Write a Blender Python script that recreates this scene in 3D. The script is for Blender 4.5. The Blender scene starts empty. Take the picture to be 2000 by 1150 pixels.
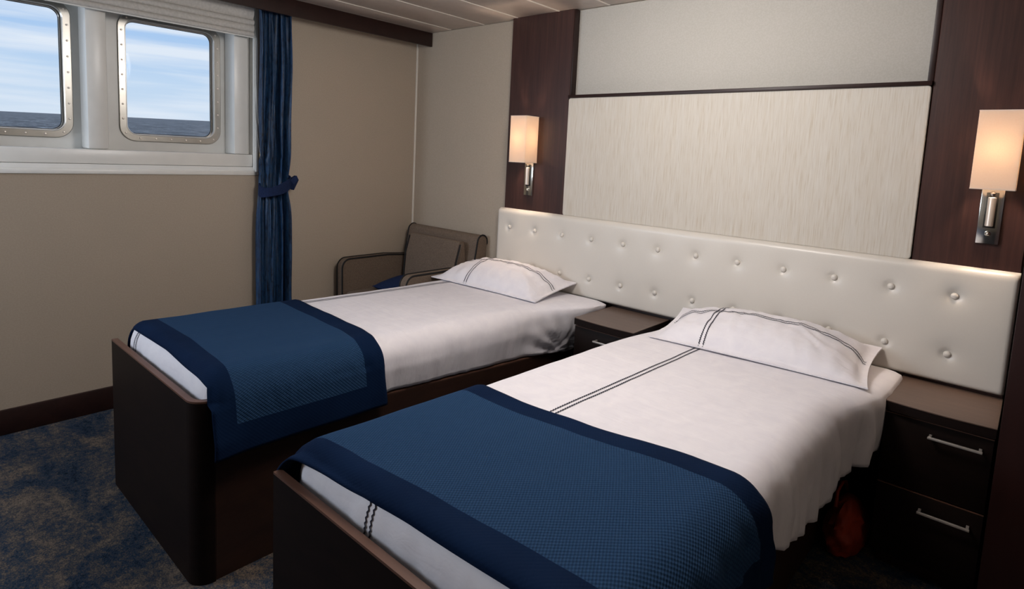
import bpy, bmesh, math, random
from mathutils import Vector, Matrix, noise
random.seed(7)
sc = bpy.context.scene
COL = sc.collection

# ------------------------------------------------------------------ camera, sky, lights, exposure
cam_d = bpy.data.cameras.new('camera'); cam = bpy.data.objects.new('camera', cam_d); COL.objects.link(cam)
cam_d.sensor_width = 36.0; cam_d.lens = 1151.787 / 2000 * 36; cam_d.shift_y = -(575 - 432.833) / 2000
cam_d.clip_start = 0.02; cam_d.clip_end = 60000
_r = Vector((0.74287333, 0.66769865, 0.04814279)); _u = Vector((-0.10977467, 0.05055991, 0.99266974)); _f = _u.cross(_r)
cam.matrix_world = Matrix(((_r.x, _u.x, -_f.x, 3.384105), (_r.y, _u.y, -_f.y, -2.715177), (_r.z, _u.z, -_f.z, 1.368757), (0, 0, 0, 1)))
sc.camera = cam
sc.view_settings.view_transform = 'Standard'; sc.view_settings.look = 'None'
sc.view_settings.exposure = 0.0; sc.view_settings.gamma = 1.0; sc.view_settings.use_curve_mapping = False

def build_world():
    w = bpy.data.worlds.new('sky'); sc.world = w; w.use_nodes = True
    nt = w.node_tree; nt.nodes.clear(); L = nt.links.new
    out = nt.nodes.new('ShaderNodeOutputWorld'); bg = nt.nodes.new('ShaderNodeBackground')
    tc = nt.nodes.new('ShaderNodeTexCoord'); sep = nt.nodes.new('ShaderNodeSeparateXYZ'); L(tc.outputs['Generated'], sep.inputs[0])
    ramp = nt.nodes.new('ShaderNodeValToRGB'); L(sep.outputs['Z'], ramp.inputs[0])
    e = ramp.color_ramp.elements
    e[0].position = 0.0; e[0].color = (.66, .76, .87, 1); e[1].position = 0.6; e[1].color = (.16, .33, .70, 1)
    x = e.new(.08); x.color = (.56, .71, .89, 1); x = e.new(.2); x.color = (.30, .52, .86, 1)
    mp = nt.nodes.new('ShaderNodeMapping'); L(tc.outputs['Generated'], mp.inputs['Vector'])
    mp.inputs['Rotation'].default_value = (math.radians(3), 0, 0); mp.inputs['Scale'].default_value = (1.2, 1.8, 32)
    nz = nt.nodes.new('ShaderNodeTexNoise'); L(mp.outputs[0], nz.inputs['Vector'])
    nz.inputs['Scale'].default_value = 1.7; nz.inputs['Detail'].default_value = 5; nz.inputs['Roughness'].default_value = .5
    cr = nt.nodes.new('ShaderNodeValToRGB'); L(nz.outputs[0], cr.inputs[0])
    cr.color_ramp.elements[0].position = .36; cr.color_ramp.elements[0].color = (0, 0, 0, 1)
    cr.color_ramp.elements[1].position = .62; cr.color_ramp.elements[1].color = (.95, .95, .95, 1)
    mx = nt.nodes.new('ShaderNodeMix'); mx.data_type = 'RGBA'
    L(cr.outputs[0], mx.inputs[0]); L(ramp.outputs[0], mx.inputs[6]); mx.inputs[7].default_value = (.80, .86, .94, 1)
    L(mx.outputs[2], bg.inputs[0]); bg.inputs[1].default_value = 1.0; L(bg.outputs[0], out.inputs[0])
build_world()

def area(name, loc, target, sx, sy, power, col):
    d = bpy.data.lights.new(name, 'AREA'); d.shape = 'RECTANGLE'; d.size = sx; d.size_y = sy; d.energy = power; d.color = col
    o = bpy.data.objects.new(name, d); COL.objects.link(o); o.location = loc
    o.rotation_euler = (Vector(target) - Vector(loc)).to_track_quat('-Z', 'Y').to_euler(); return o
def point_lamp(name, loc, rad, power, col):
    d = bpy.data.lights.new(name, 'POINT'); d.energy = power; d.color = col; d.shadow_soft_size = rad
    o = bpy.data.objects.new(name, d); COL.objects.link(o); o.location = loc; return o
point_lamp('added_overhead_light', (2.25, -1.27, 1.98), .22, 44.5, (1.0, .95, .915))  # unseen point light added to brighten walls, ceiling and beds; no fixture built
area('added_cool_fill_light', (.25, -3.9, 1.6), (2.0, -1.2, .8), .8, .7, 38, (.76, .86, 1.0))  # unseen area lamp added inside the room, imitating daylight from the left

# ------------------------------------------------------------------ materials
MATS = {}
def srgb(r, g, b):
    f = lambda c: (c / 255 / 12.92) if c / 255 <= .04045 else ((c / 255 + .055) / 1.055) ** 2.4
    return (f(r), f(g), f(b), 1)
class MT:
    def __init__(s, name, rough=.5, metal=0., spec=.5):
        m = bpy.data.materials.new(name); m.use_nodes = True; s.m = m; s.nt = m.node_tree
        s.b = s.nt.nodes['Principled BSDF']; s.b.inputs['Roughness'].default_value = rough
        s.b.inputs['Metallic'].default_value = metal; s.b.inputs['Specular IOR Level'].default_value = spec; MATS[name] = m
        s.tc = None
    def n(s, t, **k):
        o = s.nt.nodes.new('ShaderNode' + t)
        for a, v in k.items(): setattr(o, a, v)
        return o
    def L(s, a, b): s.nt.links.new(a, b)
    def coord(s, scale=(1, 1, 1), kind='Object', rot=(0, 0, 0)):
        if not s.tc: s.tc = s.n('TexCoord')
        mp = s.n('Mapping'); s.L(s.tc.outputs[kind], mp.inputs[0]); mp.inputs['Scale'].default_value = scale; mp.inputs['Rotation'].default_value = rot
        return mp.outputs[0]
    def noise(s, vec, scale, detail=3, rough=.5, dist=0):
        o = s.n('TexNoise'); s.L(vec, o.inputs['Vector']); o.inputs['Scale'].default_value = scale
        o.inputs['Detail'].default_value = detail; o.inputs['Roughness'].default_value = rough; o.inputs['Distortion'].default_value = dist
        return o.outputs[0]
    def ramp(s, fac, stops):
        r = s.n('ValToRGB'); s.L(fac, r.inputs[0]); e = r.color_ramp.elements
        e[0].position, e[0].color = stops[0]; e[1].position, e[1].color = stops[-1]
        for p, c in stops[1:-1]: x = e.new(p); x.color = c
        return r.outputs[0]
    def mix(s, fac, a, b, mode='MIX'):
        x = s.n('Mix', data_type='RGBA', blend_type=mode)
        for i, v in ((0, fac), (6, a), (7, b)):
            if hasattr(v, 'links'): s.L(v, x.inputs[i])
            else: x.inputs[i].default_value = v
        return x.outputs[2]
    def color(s, c):
        if hasattr(c, 'links'): s.L(c, s.b.inputs['Base Color'])
        else: s.b.inputs['Base Color'].default_value = c
        return s
    def bump(s, h, strength=.3, dist=.002):
        b = s.n('Bump'); s.L(h, b.inputs['Height']); b.inputs['Strength'].default_value = strength; b.inputs['Distance'].default_value = dist
        s.L(b.outputs[0], s.b.inputs['Normal']); return s

def wood(name, c1, c2, scale, rough=.38, spec=.5):
    t = MT(name, rough, 0, spec); v = t.coord(scale)
    n1 = t.noise(v, 1.0, 6, .62, .25); n2 = t.noise(v, 5.0, 3, .6)
    c = t.ramp(n1, [(.28, c1), (.72, c2)])
    t.color(t.mix(.35, c, t.ramp(n2, [(.3, c1), (.7, c2)]))); t.bump(n2, .12, .001); return t.m
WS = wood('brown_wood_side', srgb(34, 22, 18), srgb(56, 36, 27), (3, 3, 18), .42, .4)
WV = wood('dark_wood_upright', srgb(40, 24, 22), srgb(74, 46, 40), (40, 40, 1.3), .36)
WH = wood('dark_wood_bed', srgb(17, 11, 10), srgb(29, 19, 16), (3, 3, 18), .5, .14)
WD = wood('dark_wood_deep', srgb(30, 17, 15), srgb(50, 29, 25), (1.2, 14, 14), .42, .35)
WT = wood('brown_table_top', srgb(88, 71, 62), srgb(104, 85, 74), (2.5, 30, 30), .42)
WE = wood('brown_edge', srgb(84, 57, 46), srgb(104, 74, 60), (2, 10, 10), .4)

def wallpaper(name, a, b, tint):
    t = MT(name, .75, 0, .25); v = t.coord((1, 1, 1)); n1 = t.noise(v, 150, 2); n2 = t.noise(v, 7, 3)
    c = t.ramp(n1, [(.38, a), (.64, b)]); t.color(t.mix(.25, c, t.ramp(n2, [(.3, a), (.7, tint)]))); t.bump(n1, .08, .0006); return t.m
PAPER = wallpaper('beige_wallpaper', srgb(176, 163, 147), srgb(181, 169, 153), srgb(183, 167, 150))
PANELU = wallpaper('pale_fabric_upper', srgb(190, 186, 177), srgb(198, 194, 186), srgb(197, 191, 184))
def streak():
    t = MT('streaked_beige_panel', .6, 0, .3); v = t.coord((230, 230, 9)); n1 = t.noise(v, 1.0, 3, .55, .2)
    v2 = t.coord((40, 40, 2)); n2 = t.noise(v2, 1.5, 3)
    c = t.ramp(n1, [(.32, srgb(190, 178, 160)), (.46, srgb(204, 197, 185)), (.66, srgb(212, 207, 197))])
    t.color(t.mix(.3, c, t.ramp(n2, [(.3, srgb(202, 191, 175)), (.7, srgb(211, 206, 198))]))); t.bump(n1, .12, .001); return t.m
PANELL = streak()
def plain(name, c, rough=.5, metal=0., spec=.5):
    return MT(name, rough, metal, spec).color(c).m
def fine(name, c1, c2, sc_, rough=.5, spec=.5, bump=.1, metal=0., bd=.001):
    t = MT(name, rough, metal, spec); n1 = t.noise(t.coord(), sc_, 3); t.color(t.ramp(n1, [(.35, c1), (.65, c2)])); t.bump(n1, bump, bd); return t.m
CEIL = fine('ceiling_plank_paint', srgb(196, 184, 176), srgb(201, 189, 181), 30, .38, .5, .02)
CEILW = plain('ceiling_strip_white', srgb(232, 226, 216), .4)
WPAINT = fine('white_hull_paint', srgb(232, 232, 228), srgb(236, 236, 232), 12, .32, .5, .0)
WGREY = fine('grey_white_hull_panel', srgb(218, 219, 216), srgb(224, 225, 222), 10, .38, .5, .0)
STEEL = fine('brushed_steel', srgb(166, 163, 156), srgb(176, 173, 166), 15, .30, .5, .0, .85)
POLISH = plain('polished_white_metal', srgb(235, 236, 234), .25, .4)
BEAD = plain('dark_rubber_bead', srgb(34, 36, 38), .5)
CHROME = plain('chrome', srgb(222, 222, 216), .16, 1.)
NICKEL = plain('satin_nickel', srgb(222, 214, 206), .38, .7)
DMETAL = plain('dark_screw', srgb(60, 58, 55), .4, .8)
LEATHER = fine('cream_leather', srgb(216, 210, 201), srgb(217, 212, 203), 300, .33, .5, .03, 0, .0003)
def sheet():
    t = MT('white_satin_sheet', .55, 0, .35); n1 = t.noise(t.coord((1, 1, 1)), 16, 4, .55, .6); n2 = t.noise(t.coord((3, 26, 8)), 2.2, 3, .5, .4)
    t.color(t.ramp(n1, [(.3, srgb(226, 223, 229)), (.7, srgb(234, 231, 235))]))
    m = t.n('Math', operation='ADD'); t.L(n1, m.inputs[0]); t.L(n2, m.inputs[1]); t.bump(m.outputs[0], .30, .006); return t.m
SHEET = sheet()
THREAD = plain('navy_thread', srgb(34, 34, 52), .7)
PIPE = plain('black_piping', srgb(12, 10, 12), .7)
UPH = fine('taupe_upholstery', srgb(104, 90, 79), srgb(120, 105, 92), 160, .85, .2, .3)
NAVY = fine('navy_fabric', srgb(20, 34, 66), srgb(26, 42, 78), 120, .8, .2, .3)
BLIND = fine('blind_linen', srgb(196, 193, 188), srgb(208, 205, 200), 80, .8, .2, .15)
ORANGE = fine('orange_nylon', srgb(120, 36, 18), srgb(150, 48, 24), 14, .6, .3, .4, 0, .006)
def carpet():
    t = MT('mottled_blue_carpet', .95, 0, .1)
    v = t.coord((1, 1, 1)); big = t.noise(t.coord((1.0, 1.7, 1)), 3.2, 6, .66, .4); mid = t.noise(v, 55, 4, .7); fin = t.noise(v, 210, 2, .6)
    a = t.n('Math', operation='MULTIPLY_ADD'); t.L(mid, a.inputs[0]); a.inputs[1].default_value = .60; t.L(big, a.inputs[2])
    b = t.n('Math', operation='MULTIPLY_ADD'); t.L(fin, b.inputs[0]); b.inputs[1].default_value = .62; t.L(a.outputs[0], b.inputs[2])
    hf = t.n('Math', operation='MULTIPLY'); t.L(b.outputs[0], hf.inputs[0]); hf.inputs[1].default_value = .5
    c = t.ramp(hf.outputs[0], [(.45, srgb(22, 32, 46)), (.51, srgb(44, 62, 84)), (.55, srgb(64, 70, 80)), (.60, srgb(98, 90, 84)), (.68, srgb(140, 124, 108))])
    s2 = t.ramp(t.noise(t.coord((1.3, .8, 1)), 1.6, 4), [(.4, srgb(70, 84, 104)), (.65, srgb(150, 140, 128))])
    t.color(t.mix(.45, c, s2, 'MULTIPLY')); t.bump(fin, .6, .004); return t.m
CARPET = carpet()
def glass():
    t = MT('window_glass'); nt = t.nt; nt.nodes.remove(t.b); out = nt.nodes['Material Output']
    tr = t.n('BsdfTransparent'); tr.inputs[0].default_value = (.97, .985, 1, 1); gl = t.n('BsdfGlossy'); gl.inputs['Roughness'].default_value = .03
    fr = t.n('Fresnel'); fr.inputs[0].default_value = 1.12; mx = t.n('MixShader'); t.L(fr.outputs[0], mx.inputs[0]); t.L(tr.outputs[0], mx.inputs[1]); t.L(gl.outputs[0], mx.inputs[2]); t.L(mx.outputs[0], out.inputs[0]); return t.m
GLASS = glass()
def shade_mat():
    t = MT('lamp_shade_fabric', .8, 0, .2); nt = t.nt; out = nt.nodes['Material Output']
    n1 = t.noise(t.coord(), 220, 2); t.color(t.ramp(n1, [(.3, srgb(248, 232, 220)), (.7, srgb(253, 240, 230))]))
    tl = t.n('BsdfTranslucent'); tl.inputs[0].default_value = (1.0, .90, .78, 1)
    mx = t.n('MixShader'); mx.inputs[0].default_value = .58; t.L(t.b.outputs[0], mx.inputs[1]); t.L(tl.outputs[0], mx.inputs[2]); t.L(mx.outputs[0], out.inputs[0]); return t.m
SHADE = shade_mat()
def sea_mat():
    t = MT('sea_water', .8, 0, .05); v = t.coord((.02, .16, 1)); n1 = t.noise(v, 1.0, 10, .9, .3)
    t.color(t.ramp(n1, [(.36, srgb(86, 84, 86)), (.48, srgb(122, 121, 120)), (.57, srgb(168, 166, 162)), (.66, srgb(250, 248, 244))])); t.bump(n1, .6, 1.2); return t.m  # near-white stop paints whitecaps and sun sparkle into the water colour
SEA = sea_mat()
def curtain_mat():
    t = MT('blue_silk_curtain', .5, 0, .4); n1 = t.noise(t.coord((50, 50, 16)), 1.6, 4, .6, .8); n2 = t.noise(t.coord((90, 90, 5)), 1.0, 3)
    c = t.ramp(n1, [(.36, srgb(10, 19, 32)), (.48, srgb(22, 52, 86)), (.60, srgb(36, 68, 98)), (.68, srgb(66, 64, 64))])
    t.color(t.mix(.35, c, t.ramp(n2, [(.4, srgb(13, 22, 38)), (.62, srgb(34, 78, 126))]))); t.bump(n2, .3, .003); return t.m
CURT = curtain_mat()
def runner_mat(name, W, Hh):
    # uv in metres; border band plain, field knitted in two blues
    t = MT(name, .9, 0, .08); uv = t.n('UVMap').outputs[0]; sp = t.n('SeparateXYZ'); t.L(uv, sp.inputs[0])
    def M(op, a, b=None):
        m = t.n('Math', operation=op)
        for i, x in enumerate((a, b)):
            if x is None: continue
            if hasattr(x, 'links'): t.L(x, m.inputs[i])
            else: m.inputs[i].default_value = x
        return m.outputs[0]
    U, V = sp.outputs[0], sp.outputs[1]
    du = M('MINIMUM', U, M('SUBTRACT', W, U)); dv = M('MINIMUM', V, M('SUBTRACT', Hh, V))
    field = M('MULTIPLY', M('GREATER_THAN', du, .095), M('GREATER_THAN', dv, .085))
    wv = M('SINE', M('MULTIPLY', U, 700)); wu = M('SINE', M('MULTIPLY', M('ADD', V, M('MULTIPLY', U, .45)), 480)); kn = M('MULTIPLY', wv, wu)
    kf = M('ADD', M('MULTIPLY', kn, .4), .5)
    nb = t.noise(t.coord(), 6, 3)
    fcol = t.mix(kf, srgb(23, 46, 75), srgb(43, 72, 105)); bcol = t.ramp(nb, [(.3, srgb(7, 26, 53)), (.7, srgb(10, 31, 60))])
    t.color(t.mix(field, bcol, fcol)); t.bump(M('MULTIPLY', kn, M('ADD', M('MULTIPLY', field, .8), .2)),   .5, .002); return t.m

# ------------------------------------------------------------------ helpers
ORG = {}
def tag(o, label=None, cat=None, group=None, kind=None):
    if label: o['label'] = label
    if cat: o['category'] = cat
    if group: o['group'] = group
    if kind: o['kind'] = kind
    return o
def thing(name, label, cat, loc, group=None, kind=None):
    o = bpy.data.objects.new(name, None); COL.objects.link(o); o.location = loc; o.empty_display_size = .1
    ORG[o] = Vector(loc); return tag(o, label, cat, group, kind)
def obj(name, verts, faces, mat, parent=None, smooth=True, angle=35, origin=None):
    vs = [Vector(v) for v in verts]
    if origin is None:
        lo = Vector([min(v[i] for v in vs) for i in range(3)]); hi = Vector([max(v[i] for v in vs) for i in range(3)]); origin = (lo + hi) / 2
    origin = Vector(origin); me = bpy.data.meshes.new(name)
    me.from_pydata([v - origin for v in vs], [], faces); me.validate(); me.update()
    bm = bmesh.new(); bm.from_mesh(me); bmesh.ops.recalc_face_normals(bm, faces=bm.faces[:]) if smooth != 'keep' else None
    bm.to_mesh(me); bm.free()
    if smooth:
        me.polygons.foreach_set('use_smooth', [True] * len(me.polygons)); me.set_sharp_from_angle(angle=math.radians(angle))
    me.materials.append(mat)
    o = bpy.data.objects.new(name, me); COL.objects.link(o)
    o.location = origin - (ORG[parent] if parent else Vector()); ORG[o] = origin
    if parent: o.parent = parent
    return o
def bm_obj(name, bm, mat, parent=None, angle=35):
    vs = [v.co.copy() for v in bm.verts]; bm.verts.index_update(); fs = [[v.index for v in f.verts] for f in bm.faces]; bm.free()
    return obj(name, vs, fs, mat, parent, True, angle)
def add_box(bm, x0, x1, y0, y1, z0, z1, bev=0., seg=2, edges=None):
    r = bmesh.ops.create_cube(bm, size=1); vs = r['verts']
    for v in vs: v.co = Vector(((x0 + x1) / 2 + v.co.x * (x1 - x0), (y0 + y1) / 2 + v.co.y * (y1 - y0), (z0 + z1) / 2 + v.co.z * (z1 - z0)))
    if bev > 0:
        es = {e for v in vs for e in v.link_edges}
        if edges: es = [e for e in es if edges(e)]
        bmesh.ops.bevel(bm, geom=list(es), offset=bev, segments=seg, affect='EDGES', profile=.5)
def box(name, x0, x1, y0, y1, z0, z1, mat, parent=None, bev=.002, seg=2, edges=None):
    bm = bmesh.new(); add_box(bm, x0, x1, y0, y1, z0, z1, bev, seg, edges); return bm_obj(name, bm, mat, parent)
def tube_geo(pts, r, n=8, closed=False):
    V, F = [], []; N = len(pts); pts = [Vector(p) for p in pts]; prev = None
    for i, p in enumerate(pts):
        if closed: t = pts[(i + 1) % N] - pts[i - 1]
        else: t = pts[min(i + 1, N - 1)] - pts[max(i - 1, 0)]
        t.normalize()
        if prev is None: a = t.orthogonal().normalized()
        else: a = (prev - t * prev.dot(t)).normalized()
        prev = a; b = t.cross(a); rr = r[i] if isinstance(r, (list, tuple)) else r
        for k in range(n):
            th = 2 * math.pi * k / n; V.append(p + (a * math.cos(th) + b * math.sin(th)) * rr)
    for i in range(N if closed else N - 1):
        for k in range(n):
            j = (i + 1) % N; F.append((i * n + k, i * n + (k + 1) % n, j * n + (k + 1) % n, j * n + k))
    if not closed: F.append(tuple(range(n))[::-1]); F.append(tuple((N - 1) * n + k for k in range(n)))
    return V, F
def tube(name, pts, r, mat, parent=None, n=8, closed=False):
    V, F = tube_geo(pts, r, n, closed); return obj(name, V, F, mat, parent)
def lathe(name, prof, base, axis, mat, parent=None, n=20):
    ax = Vector(axis).normalized(); a = ax.orthogonal().normalized(); b = ax.cross(a); V, F = [], []; base = Vector(base)
    for (r, h) in prof:
        for k in range(n): th = 2 * math.pi * k / n; V.append(base + ax * h + (a * math.cos(th) + b * math.sin(th)) * max(r, 1e-5))
    for i in range(len(prof) - 1):
        for k in range(n): F.append((i * n + k, i * n + (k + 1) % n, (i + 1) * n + (k + 1) % n, (i + 1) * n + k))
    F.append(tuple(range(n))); F.append(tuple((len(prof) - 1) * n + k for k in range(n)))
    return obj(name, V, F, mat, parent)
def grid_faces(nu, nv, off=0, closed=False):
    return [(off + i * (nv + 1) + j, off + (i + 1) * (nv + 1) + j, off + (i + 1) * (nv + 1) + j + 1, off + i * (nv + 1) + j + 1) for i in range(nu) for j in range(nv)]
def prism(name, outline, axis, a0, a1, mat, parent=None, bev=0):
    """extrude a 2-D outline along an axis ('x','y','z') between a0 and a1"""
    n = len(outline); V = []
    for a in (a0, a1):
        for p, q in outline: V.append({'x': (a, p, q), 'y': (p, a, q), 'z': (p, q, a)}[axis])
    F = [tuple(range(n)), tuple(range(n, 2 * n))[::-1]] + [(i, (i + 1) % n, n + (i + 1) % n, n + i) for i in range(n)]
    if not bev: return obj(name, V, F, mat, parent)
    bm = bmesh.new(); vs = [bm.verts.new(v) for v in V]; [bm.faces.new([vs[i] for i in f]) for f in F]
    bmesh.ops.recalc_face_normals(bm, faces=bm.faces[:])
    es = [e for e in bm.edges if len(e.link_faces) == 2 and e.calc_face_angle(0) > .9]
    bmesh.ops.bevel(bm, geom=es, offset=bev, segments=2, affect='EDGES'); return bm_obj(name, bm, mat, parent)
def rrect(y0, y1, z0, z1, r, n=7):
    P = []
    for cy, cz, a0 in ((y1 - r, z1 - r, 0), (y0 + r, z1 - r, 90), (y0 + r, z0 + r, 180), (y1 - r, z0 + r, 270)):
        for k in range(n + 1): a = math.radians(a0 + 90 * k / n); P.append((cy + r * math.cos(a), cz + r * math.sin(a)))
    return P
def S(o): o['kind'] = 'structure'; return o
def nz(x, y, z=0.): return noise.noise(Vector((x, y, z)))

# ------------------------------------------------------------------ room shell
CZ = 2.18; XR = 4.5; YB = -4.3; XP = 3.367
OY0, OY1, OZ0, OZ1 = -2.735, -1.156, 1.202, 2.14       # window opening
fl = S(box('floor', -.02, XR, YB, .02, -.05, 0, CARPET, bev=0))
bm = bmesh.new()
for a in ((-.12, 0, OY1, .12, 0, CZ), (-.12, 0, YB, OY0, 0, CZ), (-.12, 0, OY0, OY1, 0, OZ0), (-.12, 0, OY0, OY1, OZ1, CZ)): add_box(bm, *a)
S(bm_obj('wall_left', bm, PAPER))
S(box('wall_headboard', 0, XR, 0, .1, 0, CZ, PAPER, bev=0))
S(box('wall_right', XR, XR + .1, YB, .1, 0, CZ, PAPER, bev=0))
S(box('wall_back', -.12, XR + .1, YB - .1, YB, 0, CZ, PAPER, bev=0))
# ceiling with planks
ce = thing('ceiling', None, None, (0, 0, CZ), kind='structure')
box('ceiling_slab', -.12, XR + .1, YB - .1, .1, CZ + .012, CZ + .06, CEILW, ce, 0)
xs = [.160] + [.356 + .3097 * k for k in range(14)]
for k in range(len(xs) - 1):
    x1 = min(xs[k + 1], XR)
    if x1 - xs[k] < .05: break
    box('ceiling_plank', xs[k] + .004, x1 - .006, YB, -.004, CZ, CZ + .012, CEIL, ce, .0025)
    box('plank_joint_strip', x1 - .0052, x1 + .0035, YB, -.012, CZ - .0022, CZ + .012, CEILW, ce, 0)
box('ceiling_plank', .0, .157, YB, -.004, CZ, CZ + .012, CEIL, ce, .002)
S(box('trim_1', .0, .012, -.012, 0, .117, CZ, CEILW, bev=.003))                       # corner bead
S(box('baseboard_left', 0, .014, YB, -.014, 0, .117, WD, bev=.003))
S(box('baseboard_headboard', .014, .915, -.014, 0, 0, .117, WD, bev=.003))
# cornice (brown pelmet board)
pel = thing('pelmet_board', 'long dark brown wooden pelmet board under the ceiling above the window and curtain', 'pelmet', (.15, -2.1, 2.087))
box('front_board', .139, .159, YB, -.002, 2.087, 2.179, WD, pel, .0015)
box('curtain_rail', .07, .09, YB, -.02, 2.155, 2.178, WPAINT, pel, .002)

# ------------------------------------------------------------------ headboard wall: wooden columns, recess, panels
def column(name, x0, x1, label):
    o = prism(name, [(x0, 0), (x0, -.04), (x0 + .004, -.045), (x1 - .004, -.045), (x1, -.04), (x1, 0)], 'z', 0.0, CZ - .001, WV)
    return tag(o, label, 'wood panel')
tag(box('reveal_strip', 1.3905, 1.3985, -.044, 0, 1.716, CZ - .002, WD, bev=.001), 'narrow dark wooden strip at the left end of the recessed grey panel', 'trim')
column('wooden_wall_column', .940, 1.390, 'tall dark wooden wall column behind the left lamp')
column('wooden_wall_column', 3.046, XP, 'tall dark wooden wall column behind the right lamp')
tag(box('fabric_wall_panel', 1.399, 3.026, -.003, 0, 1.716, CZ - .002, PANELU, bev=.001), 'plain pale grey fabric panel recessed below the ceiling above the dark ledge', 'wall panel')
tag(box('reveal_strip', 3.028, 3.046, -.044, 0, 1.716, CZ - .002, WD, bev=.001), 'narrow dark wooden strip at the right end of the recessed grey panel', 'trim')
tag(box('picture_ledge', 1.3905, 3.0455, -.060, 0, 1.6998, 1.7158, WD, bev=.0015), 'thin dark wooden ledge between the upper and lower pale wall panels', 'ledge')
P = rrect(1.392, 3.044, 1.052, 1.6995, .012, 4)
tag(prism('streaked_wall_panel', P, 'y', -.052, 0, PANELL, bev=.002), 'large cream panel with fine vertical streaks directly above the white headboard', 'wall panel')
S(box('trim_7', 1.392, 3.044, -.044, 0, 0, 1.048, WD, bev=.001))
tag(box('wooden_partition', 3.372, 3.96, -.43, -.001, 0, CZ - .001, wood('reddish_wood', srgb(30, 15, 14), srgb(48, 25, 22), (10, 10, 1.0), .42, .35), bev=.002), 'reddish brown wooden partition standing at the right of the right nightstand', 'partition')

# headboard
HX0, HX1, HZ0, HZ1, HY = .915, XP - .001, .616, 1.052, -.076
bx = [1.018 + .1979 * k for k in range(12)]; bz = [.9413, .724]
hb = thing('headboard', 'long cream leather headboard with two rows of buttons running behind both beds', 'headboard', (2.14, -.046, HZ0))
nu, nv = 300, 56; V = []
for i in range(nu + 1):
    for j in range(nv + 1):
        a, b = i / nu, j / nv; x = HX0 + (HX1 - HX0) * a; z = HZ0 + (HZ1 - HZ0) * b
        ex = min(x - HX0, HX1 - x); ez = min(z - HZ0, HZ1 - z)
        rd = lambda e, r: r - math.sqrt(max(0, r * r - (r - min(e, r)) ** 2))
        y = HY + min(.03, rd(ex, .012) + rd(ez, .026 if b > .5 else .012))
        puff = (math.sin(math.pi * b) ** .6) * .006
        y -= puff * (1 - math.exp(-ex / .03))
        for qx in bx:
            if abs(qx - x) > .09: continue
            for qz in bz:
                d = math.hypot(x - qx, (z - qz))
                y += .011 * math.exp(-(d / .017) ** 2) + .005 * math.exp(-(d / .045) ** 2)
        V.append((x, y, z))
n0 = len(V); ring = [i * (nv + 1) for i in range(nu + 1)] + [nu * (nv + 1) + j for j in range(1, nv + 1)] + [i * (nv + 1) + nv for i in range(nu - 1, -1, -1)] + [j for j in range(nv - 1, 0, -1)]
F = grid_faces(nu, nv)
for k, i in enumerate(ring): V.append((V[i][0], -.046, V[i][2]))
m = len(ring)
F += [(ring[k], ring[(k + 1) % m], n0 + (k + 1) % m, n0 + k) for k in range(m)] + [tuple(n0 + k for k in range(m))]
obj('padded_panel', V, F, LEATHER, hb, True, 60)
for qz in bz:
    for qx in bx:
        lathe('button', [(.0115, -.004), (.0125, 0), (.0122, .003), (.0105, .0062), (.0075, .0085), (.004, .0097), (.0005, .0101)], (qx, HY + .006, qz), (0, -1, 0), LEATHER, hb, 14)

# ------------------------------------------------------------------ windows
S(box('trim_2', -.005, .006, OY0 - .012, OY1 + .012, OZ0 - .016, OZ0 + .004, WPAINT, bev=.002))
S(box('trim_3', -.005, .006, OY1 - .002, OY1 + .012, OZ0 + .0041, OZ1, WPAINT, bev=.002))
S(box('trim_4', -.12, -.004, OY1 - .006, OY1, OZ0, OZ1, WPAINT, bev=.001))
S(box('trim_5', -.12, -.004, OY0, OY0 + .006, OZ0, OZ1, WPAINT, bev=.001))
S(prism('window_sill', [(-.12, OZ0 + .001), (-.005, OZ0 + .001), (-.005, OZ0 + .010), (-.025, OZ0 + .03), (-.12, OZ0 + .03)], 'y', OY0 + .006, OY1 - .006, WPAINT))
XPL = -.150
surround = thing('window_surround', None, None, (-.08, -1.95, OZ0), kind='structure'); surround.name = 'trim_6'
def sbox(nm, y0, y1, z0, z1, b=.006): box(nm, XPL + .0006, -.024, y0, y1, z0, z1, WPAINT, surround, b)
sbox('bottom_rail', OY0 + .007, OY1 - .007, OZ0 + .031, 1.303)
sbox('right_stile', -1.268, OY1 - .036, 1.3035, OZ1)
sbox('mullion', -1.955, -1.868, 1.3035, OZ1, .012)
sbox('left_stile', OY0 + .007, -2.60, 1.3035, OZ1)
box('jamb_facing', XPL, -.07, OY1 - .035, OY1 - .007, 1.3035, OZ1, WPAINT, surround, .003)
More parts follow.
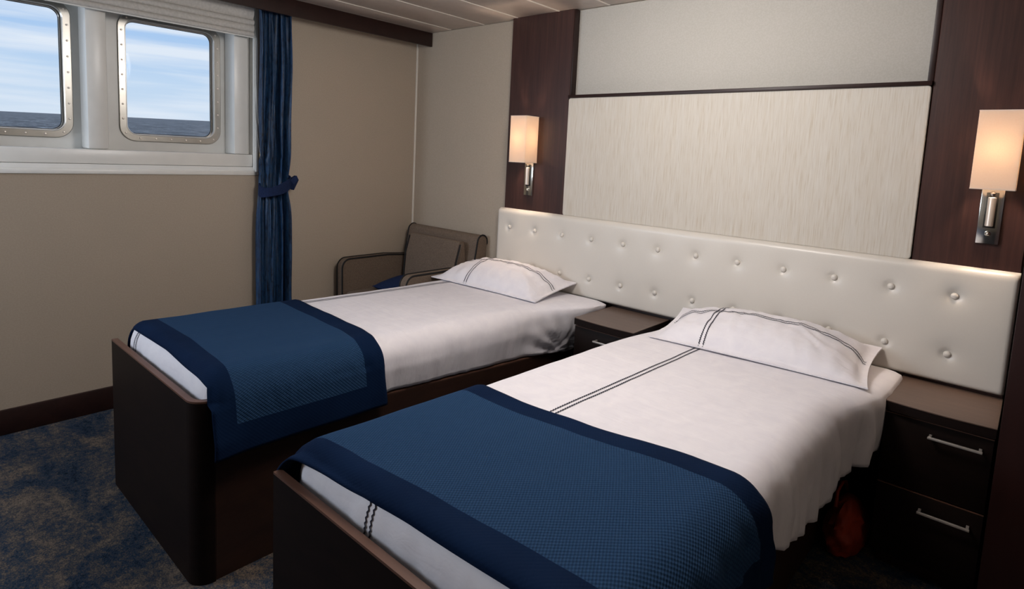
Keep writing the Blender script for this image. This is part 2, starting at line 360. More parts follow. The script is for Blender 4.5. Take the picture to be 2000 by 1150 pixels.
def window(nm, dy):
    w = thing(nm, None, None, (XPL, -1.55 + dy, 1.35), kind='structure')
    Y0, Y1, Z0, Z1 = -1.793 + dy, -1.294 + dy, 1.350, 1.998
    o = rrect(Y0, Y1, Z0, Z1, .075, 8); i = rrect(Y0 + .034, Y1 - .034, Z0 + .034, Z1 - .034, .050, 8); n = len(o)
    # hull panel with a rounded hole: fan between outer rectangle and the hole
    py0, py1, pz0, pz1 = -1.911 + dy, (-1.222 if dy > -.1 else -1.912 - dy) + dy, 1.27, OZ1
    cy, cz = (Y0 + Y1) / 2, (Z0 + Z1) / 2; hole = rrect(Y0 + .03, Y1 - .03, Z0 + .03, Z1 - .03, .05, 8); out = []
    for y, z in hole:
        dy_, dz_ = y - cy, z - cz
        sx = min(((py1 - cy) / dy_ if dy_ > 0 else (py0 - cy) / dy_) if abs(dy_) > 1e-6 else 9, ((pz1 - cz) / dz_ if dz_ > 0 else (pz0 - cz) / dz_) if abs(dz_) > 1e-6 else 9)
        out.append([cy + dy_ * sx, cz + dz_ * sx])
    for (ty, tz) in ((py0, pz0), (py1, pz0), (py0, pz1), (py1, pz1)):
        k = min(range(n), key=lambda q: (out[q][0] - ty) ** 2 + (out[q][1] - tz) ** 2); out[k] = [ty, tz]
    V = [(XPL, *p) for p in out] + [(XPL, *p) for p in hole] + [(XPL - .07, *p) for p in hole] + [(XPL - .07, *p) for p in out]
    F = []
    for k in range(n):
        q = (k + 1) % n
        for a in range(3): F.append((a * n + k, a * n + q, (a + 1) * n + q, (a + 1) * n + k))
        F.append((3 * n + k, 3 * n + q, q, k))
    obj('hull_panel', V, F, WGREY, w, True, 30)
    # steel ring: flat face, inner step
    prof = [(o, XPL + .0005), (o, XPL + .006), (rrect(Y0 + .003, Y1 - .003, Z0 + .003, Z1 - .003, .072, 8), XPL + .009), (rrect(Y0 + .031, Y1 - .031, Z0 + .031, Z1 - .031, .053, 8), XPL + .009), (i, XPL + .006), (i, XPL - .03), (rrect(Y0 + .038, Y1 - .038, Z0 + .038, Z1 - .038, .046, 8), XPL - .03), (rrect(Y0 + .038, Y1 - .038, Z0 + .038, Z1 - .038, .046, 8), XPL - .045)]
    V = [(x, *p) for lp, x in prof for p in lp]; F = [(a * n + k, a * n + (k + 1) % n, (a + 1) * n + (k + 1) % n, (a + 1) * n + k) for a in range(len(prof) - 1) for k in range(n)]
    obj('steel_frame', V, F, STEEL, w, True, 25)
    bead = rrect(Y0 + .040, Y1 - .040, Z0 + .040, Z1 - .040, .044, 8)
    tube('polished_lip', [(XPL + .005, *p) for p in i], .0028, POLISH, w, 6, True)
    tube('polished_lip', [(XPL - .030, *p) for p in rrect(Y0 + .0375, Y1 - .0375, Z0 + .0375, Z1 - .0375, .046, 8)], .0022, POLISH, w, 6, True)
    tube('rubber_bead', [(XPL - .034, *p) for p in bead], .0025, BEAD, w, 6, True)
    prism('pane', rrect(Y0 + .037, Y1 - .037, Z0 + .037, Z1 - .037, .044, 8), 'x', XPL - .048, XPL - .040, GLASS, w)
    # bolts
    path = rrect(Y0 + .0165, Y1 - .0165, Z0 + .0165, Z1 - .0165, .06, 8); tot = sum(math.dist(path[k], path[(k + 1) % n]) for k in range(n)); N = 28; step = tot / N; first = None
    acc, nxt = 0, step * .5
    for k in range(n):
        a, b = path[k], path[(k + 1) % n]; L = math.dist(a, b)
        while nxt < acc + L:
            t = (nxt - acc) / L; y, z = a[0] + (b[0] - a[0]) * t, a[1] + (b[1] - a[1]) * t
            if first is None: first = lathe('bolt', [(.0048, 0), (.0048, .002), (.0036, .0036), (.0008, .0042)], (XPL + .009, y, z), (1, 0, 0), NICKEL, w, 10)
            else:
                c = first.copy(); COL.objects.link(c); c.parent = w; ORG[c] = ORG[first]; c.location = first.location + Vector((0, y - fy, z - fz))
            if c_is_first(first, nxt, step): fy, fz = y, z
            nxt += step
        acc += L
    return w
def c_is_first(f, nxt, step): return abs(nxt - step * .5) < 1e-9
window('window_1', 0.0); window('window_2', -.690)

# sea far below, tilted as the ship heels
n_ = Vector((.02233721, -.02528768, .99943063)).normalized(); c_ = Vector((3.38, -2.7, 1.37)) - n_ * 7.0
u_ = n_.cross(Vector((0, 1, 0))).normalized(); v_ = n_.cross(u_)
R_ = 20000; ring = []; V = [c_]; F = []
for a in range(48):
    th = 2 * math.pi * a / 48; V += [c_ + (u_ * math.cos(th) + v_ * math.sin(th)) * R_, ]
F = [(0, 1 + a, 1 + (a + 1) % 48) for a in range(48)]
tag(obj('sea', V, F, SEA, None, False, origin=c_), 'grey-blue rippled sea out to the horizon beyond the windows', 'sea', kind='stuff')

# roman blind
bl = thing('roman_blind', 'off-white folded roman blind drawn up over the tops of the windows', 'blind', (.03, -1.95, 1.958))
def fold(nm, z0, z1, d, xoff):
    P = []
    for k in range(9): a = math.pi * k / 8; P.append((xoff + .010 + d * math.sin(a), z0 + (z1 - z0) * (.5 - .5 * math.cos(a))))
    P += [(xoff, z1), (xoff, z0)]
    P2 = []
    for p in P:
        if not P2 or math.dist(p, P2[-1]) > 1e-4: P2.append(p)
    prism(nm, P2, 'y', -2.76, -1.180, BLIND, bl)
fold('fabric_fold', 1.957, 1.985, .016, .006); fold('fabric_fold', 1.982, 2.022, .020, .004); fold('fabric_fold', 2.018, 2.052, .020, .004)
prism('upper_fabric', [(.006, 2.05), (.016, 2.05), (.030, 2.075), (.034, 2.10), (.034, 2.172), (.006, 2.172)], 'y', -2.76, -1.180, BLIND, bl)
tube('bottom_bar', [(.014, -2.765, 1.957), (.014, -1.176, 1.957)], .005, WPAINT, bl)
tube('pull_cord', [(.016, -1.172, 1.96 - .0), (.014, -1.170, 1.7), (.014, -1.162, 1.5), (.016, -1.148, 1.36), (.018, -1.140, 1.30)], .0016, BLIND, bl, 6)
tube('pull_cord', [(.018, -1.166, 1.96), (.018, -1.163, 1.7), (.020, -1.152, 1.5), (.022, -1.138, 1.38), (.024, -1.133, 1.33)], .0016, BLIND, bl, 6)
for y, z in ((-1.140, 1.30), (-1.133, 1.325)): lathe('cord_toggle', [(.003, .02), (.005, .012), (.0065, -.006), (.004, -.018), (.001, -.02)], (.020, y, z), (0, 0, 1), plain('toggle_brass', srgb(130, 112, 84), .4, .6), bl, 10)

# curtain
cu = thing('curtain', 'narrow gathered blue patterned curtain hanging at the right of the windows', 'curtain', (.085, -1.08, .03))
nu, nv = 110, 90; V = []; ztie = 1.135
for j in range(nv + 1):
    z = .03 + (2.15 - .03) * j / nv; k = math.exp(-((z - ztie) / .11) ** 2)
    lo = -1.186 + .018 * k + .012 * nz(3, z * 2); hi = -.985 - .012 * (1 if z > ztie else .2) * (1 - k) - .012 * k + .008 * nz(7, z * 3)
    if z > 1.3: lo += .010
    for i in range(nu + 1):
        a = i / nu; y = lo + (hi - lo) * a + .006 * math.sin(a * 40 + z) * (1 - k)
        amp = .034 - .016 * k
        x = .085 + amp * (.55 * math.sin(a * 2 * math.pi * 3.4 + 2.2 * nz(a * 2.5, z * .9)) + .9 * nz(a * 9, z * .8, 2) + .45 * nz(a * 24, z * 1.6, 4)) - .02 * k - .012 * (1 - a)
        V.append((x, y, z))
V = [V[j * (nu + 1) + i] for i in range(nu + 1) for j in range(nv + 1)]
c1 = obj('curtain_fabric', V, grid_faces(nu, nv), CURT, cu, True, 80)
md = c1.modifiers.new('thick', 'SOLIDIFY'); md.thickness = .0025
# tieback band
P = []; N = 36
V, F = [], []
for k in range(N):
    th = 2 * math.pi * k / N; cx, cy = .078 + .046 * math.cos(th), -1.080 + .092 * math.sin(th); dz = .030 * math.sin(th) - .022 * math.cos(th) - .004
    for h, g in ((-.030, 0.0), (-.028, .004), (.028, .004), (.030, 0.0), (.027, -.003), (-.027, -.003)):
        V.append((cx + g * math.cos(th), cy + g * math.sin(th), ztie + dz + h * (1 + .12 * math.sin(3 * th))))
for k in range(N):
    for h in range(6): F.append((k * 6 + h, k * 6 + (h + 1) % 6, ((k + 1) % N) * 6 + (h + 1) % 6, ((k + 1) % N) * 6 + h))
tb = obj('tieback', V, F, NAVY, cu)
V = [(.10, -1.00, 1.115), (.10, -1.00, 1.165), (.10, -.958, 1.190), (.10, -.945, 1.165), (.10, -.975, 1.105), (.118, -.985, 1.14), (.112, -.958, 1.165)]
obj('tieback_bow', V + [(.07, v[1], v[2]) for v in V[:5]], [(0, 1, 5), (1, 2, 6, 5), (2, 3, 6), (3, 4, 5, 6), (4, 0, 5), (7, 8, 9, 10, 11), (0, 1, 8, 7), (1, 2, 9, 8), (2, 3, 10, 9), (3, 4, 11, 10), (4, 0, 7, 11)], NAVY, cu)

# ------------------------------------------------------------------ beds
def bed_base(label, x0, W):
    x1 = x0 + W; b = thing('bed', label, 'bed', (x0 + W / 2, -1.08, 0))
    # footboard: flat board whose right corner is rounded and wraps along the side
    r = .055; O = [(x0, -2.080)]
    for k in range(9): a = math.radians(-90 + 90 * k / 8); O.append((x1 - r + r * math.cos(a), -2.080 + r + r * math.sin(a)))
    O += [(x1, -2.018)]; O += [(x1 - .020, -2.018)]
    for k in range(6): a = math.radians(-18 * k); O.append((x1 - r + (r - .020) * math.cos(a), -2.080 + r + (r - .020) * math.sin(a)))
    O += [(x0, -2.060)]
    # dedupe
    Q = []
    for p in O:
        if not Q or math.dist(p, Q[-1]) > 1e-4: Q.append(p)
    prism('footboard', Q, 'z', 0, .587, WH, b)
    prism('top_edging', Q, 'z', .5873, .593, WE, b)
    for nm, xa, xb in (('side_panel', x1 - .026, x1 - .008), ('side_panel', x0 + .002, x0 + .020)):
        zf, zh = .468, .345
        P = [(-2.016, 0), (-.052, 0), (-.052, zh), (-2.016, zf)]
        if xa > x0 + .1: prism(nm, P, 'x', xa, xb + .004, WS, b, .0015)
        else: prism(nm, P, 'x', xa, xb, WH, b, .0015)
    box('corner_edging', x1 - .026, x1 - .0035, -2.0172, -2.0162, 0, .46, WE, b, 0)
    box('head_panel', x0 + .022, x1 - .03, -.072, -.052, 0, .34, WH, b)
    box('slat_base', x0 + .022, x1 - .028, -2.055, -.075, .300, .318, WH, b, 0)
    prism('rail_edging', [(-2.016, .4685), (-.052, .3455), (-.052, .3505), (-2.016, .4735)], 'x', x1 - .026, x1 - .008, WE, b)
    return b
FX, NX, BW = .784, 2.0965, .8125
bed1 = bed_base('bed with dark wooden base below the windows, nearer the armchair', FX, BW)
bed2 = bed_base('bed with dark wooden base nearest the viewer, beside the right nightstand', NX, BW)

class Duvet:
    """rounded slab whose surface can be sampled, so that stitching and runners lie on it"""
    def __init__(s, xl, xr, y0, y1, zb, r, near):
        s.xl, s.xr, s.y0, s.y1, s.zb, s.r, s.near = xl, xr, y0, y1, zb, r, near
        s.fl, s.fy, s.fz = (.080, .75, .70) if near else (.150, .56, .42)
    def ztop(s, y): return .664 - .036 * (y - s.y0) / (s.y1 - s.y0)
    def surf(s, x, y, z, off=0.):
        """x,y,z on the raw box (z measured with top = 0 downwards negative)"""
        e_ = min(1, max(0, (y + .75) / .55)); r = s.r * (1 - .55 * e_); ry = .05 if y < -1 else .022
        cx = min(max(x, s.xl + r), s.xr - r); cy = min(max(y, s.y0 + ry), s.y1 - ry); cz = min(z, -r)
        d = Vector(((x - cx) / r, (y - cy) / ry, (z - cz) / r)); l = d.length
        if l < 1e-6: d = Vector((0, 0, 1)); l = 1
        d /= l
        p = Vector((cx + d.x * (r + off), cy + d.y * (ry + off), cz + d.z * (r + off)))
        side = max(0, -z) 
        w = .0022 * nz(x * 5, y * 5, 1) + .0012 * nz(x * 14, y * 10, 2)
        if abs(d.x) > .2:    # soft vertical folds on the long sides
            k = min(1, side / .12) * abs(d.x)
            w += k * (.007 * nz(y * 9, z * 2.5, 5) + .007 * nz(y * 26 + z * 4, z * 3, 9) + .004 * nz(y * 48, z * 5, 3))
            if d.x > 0:
                if s.near: 
                    w += k * (.026 * nz(y * 17 + 3, z * 1.4, 3) + .012 * (.5 - abs(nz(y * 30 + z * 3, z * 1.2, 12)) * 2)) * min(1, side / .14)
                    f = math.exp(-((y + .42) / .22) ** 2); w += k * f * .007 * math.sin(55 * (y + .3 * z))
                else:
                    q = math.atan2(z + .26, y + .30); rr = math.hypot(z + .26, y + .30); w += k * .013 * math.sin(15 * q + 3 * nz(y * 8, z * 8)) * math.exp(-((rr - .06) / .17) ** 2)
        if d.y < -.2: w += min(1, side / .04) * (.0035 * nz(x * 22, z * 3, 6) + .004 * nz(x * 48 if x > s.xr - .4 else x * 20, z * 2, 8))
        p += d * w; p.z += s.ztop(p.y)
        if x > (s.xl + s.xr) / 2:      # the cloth spreads out to the nightstand at the head end
            g = (x - (s.xl + s.xr) / 2) / ((s.xr - s.xl) / 2); e = min(1, max(0, (y + s.fy) / .40)); e = e * e * (3 - 2 * e)
            low = max(0, 1 - side / s.fz) if s.fz else 1
            p.x += s.fl * g ** 3 * e * low
        elif s.near:
            g = ((s.xl + s.xr) / 2 - x) / ((s.xr - s.xl) / 2); e = min(1, max(0, (y + .75) / .5)); p.x += .075 * g ** 3 * e * e * (3 - 2 * e)
        if d.x > .2 and not s.near: p.x -= .03 * max(0, side - .12) / .14      # tucks in towards the rail
        return p, d
def duvet(label, D, hem, parent=None):
    nx, ny, nzz = 44, 110, 16; V = []; F = []
    # cross sections: right hem .. top .. left hem, for every y; the foot end is a skirt too
    secs = []
    ys = [D.y0 + (D.y1 - D.y0) * j / ny for j in range(ny + 1)]
    us = [('r', k / nzz) for k in range(nzz)] + [('t', k / nx) for k in range(nx + 1)] + [('l', k / nzz) for k in range(1, nzz + 1)]
    for (m, t) in us:
        for y in ys:
            hz = hem(y)     # depth of the hem below the top
            if m == 'r': p, _ = D.surf(D.xr, y, -hz * (1 - t))
            elif m == 't': p, _ = D.surf(D.xr + (D.xl - D.xr) * t, y, 0)
            else: p, _ = D.surf(D.xl, y, -D.zb * t)
            V.append(p)
    F = grid_faces(len(us) - 1, ny)
    # foot and head skirts share the border columns
    for yy, j in ((D.y0, 0), (D.y1, ny)):
        base = len(V)
        for a in range(nx + 1):
            for b in range(1, 9):
                x = D.xr + (D.xl - D.xr) * a / nx; p, _ = D.surf(x, yy, -D.zb * b / 8); V.append(p)
        top = lambda a: (nzz + a) * (ny + 1) + j
        g = lambda a, b: top(a) if b == 0 else base + a * 8 + b - 1
        for a in range(nx):
            for b in range(8): F.append((g(a, b), g(a + 1, b), g(a + 1, b + 1), g(a, b + 1)))
    o = obj('duvet', V, F, SHEET, parent, True, 75)
    m = o.modifiers.new('weld', 'WELD'); m.merge_threshold = .0012
    m = o.modifiers.new('thick', 'SOLIDIFY'); m.thickness = .006; m.offset = -1
    tag(o, label, 'duvet'); return o
D1 = Duvet(.806, 1.612, -2.040, -.085, .235, .085, False)
D2 = Duvet(2.100, 3.000, -2.040, -.085, .235, .085, True)
def hem1(y): return D1.ztop(y) - (.482 - .123 * (y + 2.016) / 1.964)
def hem2(y):
    pts = [(-2.1, .45), (-1.6, .455), (-1.25, .437), (-.98, .378), (-.81, .362), (-.72, .388), (-.5, .39), (-.3, .42), (0, .42)]
    for (a, za), (b, zb) in zip(pts, pts[1:]):
        if a <= y <= b: z = za + (zb - za) * (y - a) / (b - a); break
    else: z = .42
    return D2.ztop(y) - z
dv1 = duvet('white duvet tucked into the bed nearer the armchair', D1, hem1)
dv2 = duvet('white duvet hanging loose over the side of the bed nearest the viewer', D2, hem2)
for D, b, x0 in ((D1, bed1, FX), (D2, bed2, NX)):
    box('mattress', x0 + .04, x0 + BW - .045, -2.0, -.10, .319, .56, SHEET, b, .04, 3)

def stitch(name, paths, parent, amp=.0013, wid=.0040, step=.0042):
    """paths: list of lists of (point, normal); zigzag ribbon just above the cloth"""
    V, F = [], []
    for pts in paths:
        base = len(V); acc = 0; last = None; k = 0
        L = [0]
        for (a, _), (b, _) in zip(pts, pts[1:]): L.append(L[-1] + (b - a).length)
        n = max(2, int(L[-1] / step)); j = 0
        for i in range(n + 1):
            s = L[-1] * i / n
            while j < len(L) - 2 and L[j + 1] < s: j += 1
            t = (s - L[j]) / max(1e-9, L[j + 1] - L[j]); p = pts[j][0].lerp(pts[j + 1][0], t); nn = pts[j][1]
            tg = (pts[j + 1][0] - pts[j][0]).normalized(); sd = tg.cross(nn).normalized(); z = amp * (1 if i % 2 else -1)
            p = p + nn * .0016
            V += [p + sd * (z - wid / 2), p + nn * .0010 + sd * z, p + sd * (z + wid / 2)]
        for i in range(n):
            for a in range(2): F.append((base + i * 3 + a, base + i * 3 + 3 + a, base + i * 3 + 4 + a, base + i * 3 + 1 + a))
    return obj(name, V, F, THREAD, parent, 'keep')
def duvet_line(D, x, dz=.2):
    pts = [D.surf(x, D.y1 - .02 - (D.y1 - D.y0 - .02) * k / 240, 0) for k in range(241)]
    return pts + [D.surf(x, D.y0, -dz * k / 30) for k in range(1, 31)]
st = stitch('embroidered_stripe', [duvet_line(D1, .917), duvet_line(D1, .934)], dv1)
st = stitch('embroidered_stripe', [duvet_line(D2, 2.418), duvet_line(D2, 2.436)], dv2, .0019, .0046, .0055)

# bed runners
def runner(label, D, ya, yb, ya_fn, yb_fn, left_h, right_h, off=.007):
    """cloth across the bed; ya foot edge, yb head edge as functions of arc fraction"""
    xs = []; r = D.r
    path = [('l', -left_h + left_h * k / 16) for k in range(16)] + [('t', k / 70) for k in range(71)] + [('r', -right_h * k / 24) for k in range(1, 25)]
    nv = 60; V = []; UV = []; cum = 0; prev = None; rows = []
    for idx, (m, t) in enumerate(path):
        row = []
        f = idx / (len(path) - 1)
        for j in range(nv + 1):
            b = j / nv
            if m == 'l': x, z, g = D.xl, t, 0.
            elif m == 't': x, z, g = D.xl + (D.xr - D.xl) * t, 0, t
            else: x, z, g = D.xr, t, 1. - t * 1.0
            y0_, y1_ = ya_fn(g), yb_fn(g); y = y0_ + (y1_ - y0_) * b
            p, d = D.surf(x, max(y, D.y0), z if m == 't' or True else 0, off)
            if y < D.y0: p.y += (y - D.y0)
            if m == 'r':
                k = min(1, -z / .2); p.x = max(p.x, D.xr + off + .002) if -z > D.r else p.x
                p.x += k * (.010 * nz(y * 4 + 2, z * 3, 7) + .006 + .022 * k * math.exp(-((y - D.y0) / .07) ** 2))
                p.z += -.010 * k * nz(y * 3, 2, 2)
            if m == 'l': p.x -= min(1, -z / .10) * (.040 if D.near else .022)
            if j in (0, nv): p -= d * .003
            row.append(p)
        if rows: cum += (row[nv // 2] - rows[-1][nv // 2]).length
        rows.append(row); UV.append(cum)
        V += row
    F = grid_faces(len(path) - 1, nv); H_ = abs(yb - ya)
    o = obj('bed_runner', V, F, runner_mat('knitted_runner_%d' % int(cum * 1000), cum, H_), None, True, 80)
    me = o.data; uvl = me.uv_layers.new(name='UVMap')
    for lp in me.loops:
        vi = lp.vertex_index; uvl.data[lp.index].uv = (UV[vi // (nv + 1)], H_ * (vi % (nv + 1)) / nv)
    md = o.modifiers.new('thick', 'SOLIDIFY'); md.thickness = .0055; md.offset = 0
    return tag(o, label, 'blanket')
def fn(pts):
    def f(g):
        for (a, ya), (b, yb) in zip(pts, pts[1:]):
            if g <= b: t = (g - a) / (b - a); t = t * t * (3 - 2 * t) * .5 + t * .5; return ya + (yb - ya) * t
        return pts[-1][1]
    return f
runner('navy knitted bed runner on the bed nearer the armchair', D1, -2.05, -1.40,
       fn([(-.1, -2.045), (0, -2.040), (.5, -2.030), (.8, -2.044), (1.0, -2.052), (1.3, -2.05), (1.5, -2.05)]),
       fn([(-.1, -1.36), (0, -1.362), (.45, -1.378), (.75, -1.392), (.95, -1.42), (1.1, -1.415), (1.25, -1.40), (1.5, -1.40)]), .235, .245)
runner('navy knitted bed runner on the bed nearest the viewer', D2, -2.07, -1.40,
       fn([(-.1, -2.09), (0, -2.078), (.2, -2.055), (.5, -2.032), (1.0, -2.015), (1.5, -2.03)]),
       fn([(-.1, -1.43), (0, -1.438), (.25, -1.45), (.5, -1.43), (.8, -1.375), (1.0, -1.37), (1.15, -1.35), (1.4, -1.345)]), .26, .215, .009)

# pillows
def pillow(label, cx, cy, hu, hv, zf, zb, yaw, H, ul, vl, D, seed, ztip=0):
    """ul: local u of the stripe running towards the headboard, vl: v of the cross stripe"""
    cyaw, syaw = math.cos(yaw), math.sin(yaw)
    def pt(u, v, top=True, off=0.):
        pin_u = 1 - .055 * (1 - v * v); pin_v = 1 - .075 * (1 - u * u)
        lx, ly = u * hu * (1 - .045 * (1 - v * v)), v * hv * (1 - .06 * (1 - u * u))
        fe = .93; uu, vv = min(1, abs(u) / fe), min(1, abs(v) / fe)
        sh = ((1 - uu ** 2.6) ** .62) * ((1 - vv ** 2.4) ** .62)
        x = cx + lx * cyaw - ly * syaw; y = cy + lx * syaw + ly * cyaw
        t = (v + 1) / 2; zpl = zf + (zb - zf) * t ** 1.2
        if top:
            z = zpl + H * sh
            e = max(abs(u), abs(v))
            z += .004 * nz(u * 3 + seed, v * 3, seed) + .009 * nz(u * 7, v * 2.5, seed + 3) * min(1, sh * 3) * (.4 + abs(u)) + .005 * nz(u * 16 + v * 5, v * 4, seed + 9) * min(1, sh * 2)
            z += .008 * math.exp(-((u * 1.0 + v * .6 - .35) / .05) ** 2) * (1 if u > .35 else 0) * sh
            z += ztip * max(0, abs(u) - .8) * 5 * max(0, v - .5)
        else:
            z = max(D.ztop(y) + .006, zpl - .045 * sh - .006)
            z = min(z, zpl - .004)
            z += ztip * max(0, abs(u) - .8) * 5 * max(0, v - .5)
        y = min(y, -.088 + .0)
        return Vector((x, y, z + off))
    n, m = 64, 44; V = []
    gu = [(-1 + 2 * i / n) for i in range(n + 1)]; gv = [(-1 + 2 * j / m) for j in range(m + 1)]
    for top in (True, False):
        for u in gu:
            for v in gv: V.append(pt(u, v, top))
    F = grid_faces(n, m) + [f[::-1] for f in grid_faces(n, m, len(V) // 2)]
    h = len(V) // 2; idx = lambda i, j: i * (m + 1) + j
    rim = [idx(i, 0) for i in range(n)] + [idx(n, j) for j in range(m)] + [idx(i, m) for i in range(n, 0, -1)] + [idx(0, j) for j in range(m, 0, -1)]
    for k in range(len(rim)): a, b = rim[k], rim[(k + 1) % len(rim)]; F.append((a, b, h + b, h + a))
    o = obj('pillow', V, F, SHEET, None, True, 70); tag(o, label, 'pillow')
    def nrm(u, v):
        a = pt(u + .01, v) - pt(u - .01, v); b = pt(u, v + .01) - pt(u, v - .01); q = a.cross(b).normalized(); return q if q.z > 0 else -q
    def ln(f, N=90): return [(pt(*f(k / N)), nrm(*f(k / N))) for k in range(N + 1)]
    du, dv = .0085 / hu, .0085 / hv
    stitch('embroidered_stripe', [ln(lambda t: (ul - du, -.97 + 1.75 * t)), ln(lambda t: (ul + du, -.97 + 1.75 * t)),
                                   ln(lambda t: (-.96 + 1.92 * t, vl - dv)), ln(lambda t: (-.96 + 1.92 * t, vl + dv))], o, .0016, .0042, .0048)
    return o
pillow('white pillow with crossing navy stripes, on the bed nearer the armchair', 1.165, -.283, .385, .186, .646, .694, .035, .100, -.34, .10, D1, 1, 0)
pillow('white pillow with crossing navy stripes, on the bed nearest the viewer', 2.610, -.300, .400, .186, .646, .700, .075, .100, -.462, .08, D2, 5, .004)

# ------------------------------------------------------------------ nightstands
def nightstand(label, x0, x1, zt, handles):
    t = thing('nightstand', label, 'nightstand', ((x0 + x1) / 2, -.22, 0)); yf = -.385
    w = x1 - x0
    # slightly bowed top
    O = [(x0, -.046), (x0, yf - .002)] + [(x0 + .004 + (w - .004) * k / 12, yf - .010 - .010 * math.sin(math.pi * k / 12)) for k in range(13)] + [(x1, -.046)]
    tp = prism('top', O, 'z', zt - .034, zt - .0035, WH, t, .0015)
    prism('top_veneer', O, 'z', zt - .0034, zt, WT, tp, .001)
    box('carcass', x0 + .003, x1 - .003, yf + .022, -.08, .05, zt - .036, WH, t, .001)
    box('plinth', x0 + .02, x1 - .02, yf + .05, -.09, 0, .049, WD, t, .001)
    for (za, zb), (hx0, hx1, hz) in zip(((.316, zt - .044), (.062, .308)), handles):
        d = box('drawer', x0 + .003, x1 - .003, yf, yf + .020, za, zb, WH, t, .002)
        box('drawer_edge', x0 + .003, x1 - .003, yf + .001, yf + .019, zb + .0002, zb + .003, WE, d, 0)
        if hx0 is None: continue
        y = yf - .027; bm = bmesh.new(); add_box(bm, hx0, hx1, y - .004, y + .004, hz - .004, hz + .004, .0015)
        for hx in (hx0 + .006, hx1 - .006): add_box(bm, hx - .004, hx + .004, y, yf + .001, hz - .0035, hz + .0035, .001)
        bm_obj('handle', bm, NICKEL, d)
    return t
nightstand('dark two-drawer nightstand with both handles showing, at the right edge beside the partition', 3.0680, 3.3660, .603, ((3.197, 3.339, .520), (3.194, 3.334, .259)))
nightstand('dark nightstand standing between the two beds', 1.756, 2.088, .600, ((1.884, 2.026, .514), (1.884, 2.026, .256)))

# ------------------------------------------------------------------ wall lamps
def sconce(label, cx):
    t = thing('wall_lamp', label, 'lamp', (cx, -.045, 1.14), 'matching wall lamps over the headboard')
    hw, y0, y1, z0, z1 = .060, -.170, -.062, 1.333, 1.598
    box('wall_plate', cx - .032, cx + .032, -.058, -.0455, 1.141, 1.345, CHROME, t, .002)
    # shade: open box with thin walls
    V, F = [], []; loops = []
    for (e, z) in ((0, z0), (0, z1), (.0022, z1), (.0022, z0)):
        loops.append([(cx - hw + e, y0 + e, z), (cx + hw - e, y0 + e, z), (cx + hw - e, y1 - e, z), (cx - hw + e, y1 - e, z)])
    for l in loops: V += l
    for a in range(4):
        b = (a + 1) % 4
        for k in range(4): F.append((a * 4 + k, a * 4 + (k + 1) % 4, b * 4 + (k + 1) % 4, b * 4 + k))
    sh = obj('lamp_shade', V, F, SHADE, t)
    for z in (z0, z1):
        bm = bmesh.new(); h = .0035
        for a in ((cx - hw - .0006, cx + hw + .0006, y0 - .0006, y0 + .001), (cx - hw - .0006, cx + hw + .0006, y1 - .001, y1 + .0006), (cx - hw - .0006, cx - hw + .001, y0, y1), (cx + hw - .001, cx + hw + .0006, y0, y1)): add_box(bm, *a, z - h if z == z1 else z, z if z == z1 else z + h)
        bm_obj('shade_trim', bm, plain('shade_trim_white', srgb(246, 232, 218), .6), sh)
    box('shade_bracket', cx - .028, cx + .028, -.105, -.0585, z1 + .0005, z1 + .005, CHROME, t, .001)
    tube('lamp_stem', [(cx, -.056, 1.585), (cx, -.10, 1.585), (cx, -.112, 1.585)], .004, CHROME, t, 8)
    lathe('bulb', [(.004, -.03), (.012, -.03), (.012, -.01), (.018, .005), (.021, .02), (.018, .035), (.008, .045), (.001, .047)], (cx, -.114, 1.46), (0, 0, 1), BULB, t, 14)
    tube('bulb_holder', [(cx, -.114, 1.43), (cx, -.114, 1.40), (cx, -.056, 1.40)], .006, CHROME, t, 8)
    # reading light tube in a dark slot
    box('slot', cx - .017, cx + .017, -.0605, -.058, 1.198, 1.322, DMETAL, t, .0008)
    lathe('reading_light', [(.0095, 0), (.0118, .002), (.0118, .100), (.0095, .102), (.001, .103)], (cx, -.068, 1.204), (0, 0, 1), NICKEL, t, 16)
    lathe('ball_joint', [(.002, -.0085), (.006, -.006), (.0085, 0), (.006, .006), (.002, .0085)], (cx, -.068, 1.318), (0, 0, 1), CHROME, t, 12)
    lathe('switch_knob', [(.0095, 0), (.0095, .004), (.0075, .008), (.0035, .012), (.001, .013)], (cx, -.058, 1.178), (0, -1, 0), CHROME, t, 14)
    box('small_mark', cx - .004, cx + .006, -.0585, -.058, 1.157, 1.1585, DMETAL, t, 0)
    d = bpy.data.lights.new('bulb_light', 'POINT'); d.energy = 42; d.color = (1, .77, .58); d.shadow_soft_size = .022
    o = bpy.data.objects.new('bulb_light', d); COL.objects.link(o); o.parent = t; o.location = Vector((cx, -.114, 1.468)) - ORG[t]
    return t
_m = MT('glowing_bulb'); _m.color((1, .8, .6, 1)); _m.b.inputs['Emission Color'].default_value = (1, .74, .45, 1); _m.b.inputs['Emission Strength'].default_value = 6; BULB = _m.m
sconce('chrome wall lamp with lit square shade on the left wooden column', 1.134)
sconce('chrome wall lamp with lit square shade on the right wooden column', 3.262)

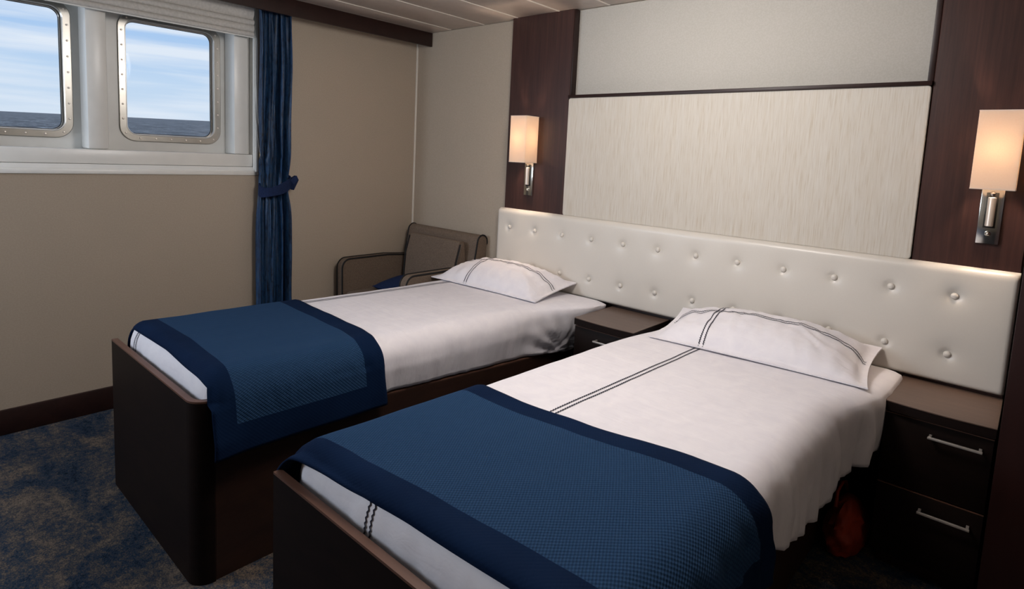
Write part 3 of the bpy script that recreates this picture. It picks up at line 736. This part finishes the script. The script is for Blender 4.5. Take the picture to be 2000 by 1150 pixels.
# ------------------------------------------------------------------ armchair in the corner
ch = thing('armchair', 'taupe upholstered armchair with black piping in the corner beyond the far bed', 'armchair', (.45, -.35, 0))
def arm(x0, x1):
    zt, zf, yf = .662, .655, -.655; O = [(-.12, .10), (-.12, .645), (-.30, .660)]
    r = .055
    for k in range(8): a = math.radians(90 * k / 7); O.append((yf + r - r * math.sin(a), zf - r + r * math.cos(a) + .004 * (1 - k / 7)))
    O.append((yf + .01, .10)); O2 = [(p, q) for p, q in O]
    a_ = prism('arm', O2, 'x', x0, x1, UPH, ch, .006)
    for x in (x0 + .001, x1 - .001): tube('piping', [(x, p, q) for p, q in O2[1:]], .0055, PIPE, a_, 6)
arm(.062, .122); arm(.716, .776)
# back: curved slab leaning on the wall side
P = [(-.012, .12), (-.012, .80)]
for k in range(9): a = math.radians(180 * k / 8); P.append((-.055 + .043 * math.cos(a), .815 + .043 * math.sin(a)))
P += [(-.118, .70), (-.15, .45), (-.15, .12)]
bk = prism('backrest', P, 'x', .078, .776, UPH, ch, .006)
for x in (.080, .774): tube('piping', [(x, p, q) for p, q in P[1:-1]], .0055, PIPE, bk, 6)
P = [(-.13, .42), (-.115, .70), (-.125, .79)]
for k in range(7): a = math.radians(180 * k / 6); P.append((-.150 + .022 * math.cos(a), .795 + .018 * math.sin(a)))
P += [(-.205, .68), (-.215, .55), (-.22, .42)]
ic = prism('back_cushion', P, 'x', .182, .700, UPH, ch, .016)
for x in (.187, .696): tube('piping', [(x, p, q) for p, q in P[9:]], .0052, PIPE, ic, 6)
box('seat_cushion', .126, .712, -.64, -.222, .33, .455, UPH, ch, .03, 3)
box('seat_base', .126, .712, -.63, -.155, .12, .329, UPH, ch, .006)
for x in (.10, .745):
    for y in (-.60, -.14): tube('leg', [(x, y, 0), (x, y, .13)], [.013, .019], WD, ch, 8)
# small blue cushion on the seat
V = []; n = 16
for s in (1, -1):
    for i in range(n + 1):
        for j in range(n + 1):
            u, v = -1 + 2 * i / n, -1 + 2 * j / n; h = max(0, (1 - abs(u) ** 2.5) * (1 - abs(v) ** 2.5)) ** .6 * .05
            a, b, c = u * .17 * (1 - .06 * (1 - v * v)), s * h, v * .15 * (1 - .06 * (1 - u * u))
            V.append((.33 + a * .8, -.36 + b * .4 + c * .8, .497 + c * .14 + b * .8))
F = grid_faces(n, n) + [f[::-1] for f in grid_faces(n, n, (n + 1) ** 2)]
tag(obj('small_cushion', V, F, NAVY, None, True, 70), 'small navy cushion on the seat of the taupe armchair', 'cushion')

# ------------------------------------------------------------------ orange bag in the gap beside the right nightstand
V = []; nu, nv = 28, 18; F = []
for j in range(nv + 1):
    t = j / nv; z = .002 + .19 * t; k = math.sin(math.pi * min(.97, .18 + .80 * t)) ** .5
    for i in range(nu):
        th = 2 * math.pi * i / nu; cr = .22 * nz(math.cos(th) * 4, t * 5, math.sin(th) * 4) + .12 * nz(math.cos(th) * 9, t * 11, math.sin(th) * 9); rx = .060 * k * (1.08 - .35 * t + cr); ry = .150 * k * (1.08 - .35 * t + cr)
        V.append((2.986 + max(-.070, min(.075, rx * math.cos(th) * 1.15)), -.315 + ry * math.sin(th) - .03 * t, z + .006 * nz(th, t * 6)))
F = [(j * nu + i, j * nu + (i + 1) % nu, (j + 1) * nu + (i + 1) % nu, (j + 1) * nu + i) for j in range(nv) for i in range(nu)] + [tuple(range(nu))[::-1], tuple(nv * nu + i for i in range(nu))]
bg = thing('orange_bag', 'orange fabric bag on the carpet in the gap beside the right nightstand', 'bag', (2.98, -.4, 0))
obj('bag_body', V, F, ORANGE, bg, True, 70)
tube('bag_strap', [(2.96, -.41, .17), (2.955, -.38, .215), (2.958, -.33, .23), (2.96, -.28, .215), (2.962, -.25, .17)], .006, ORANGE, bg, 8)
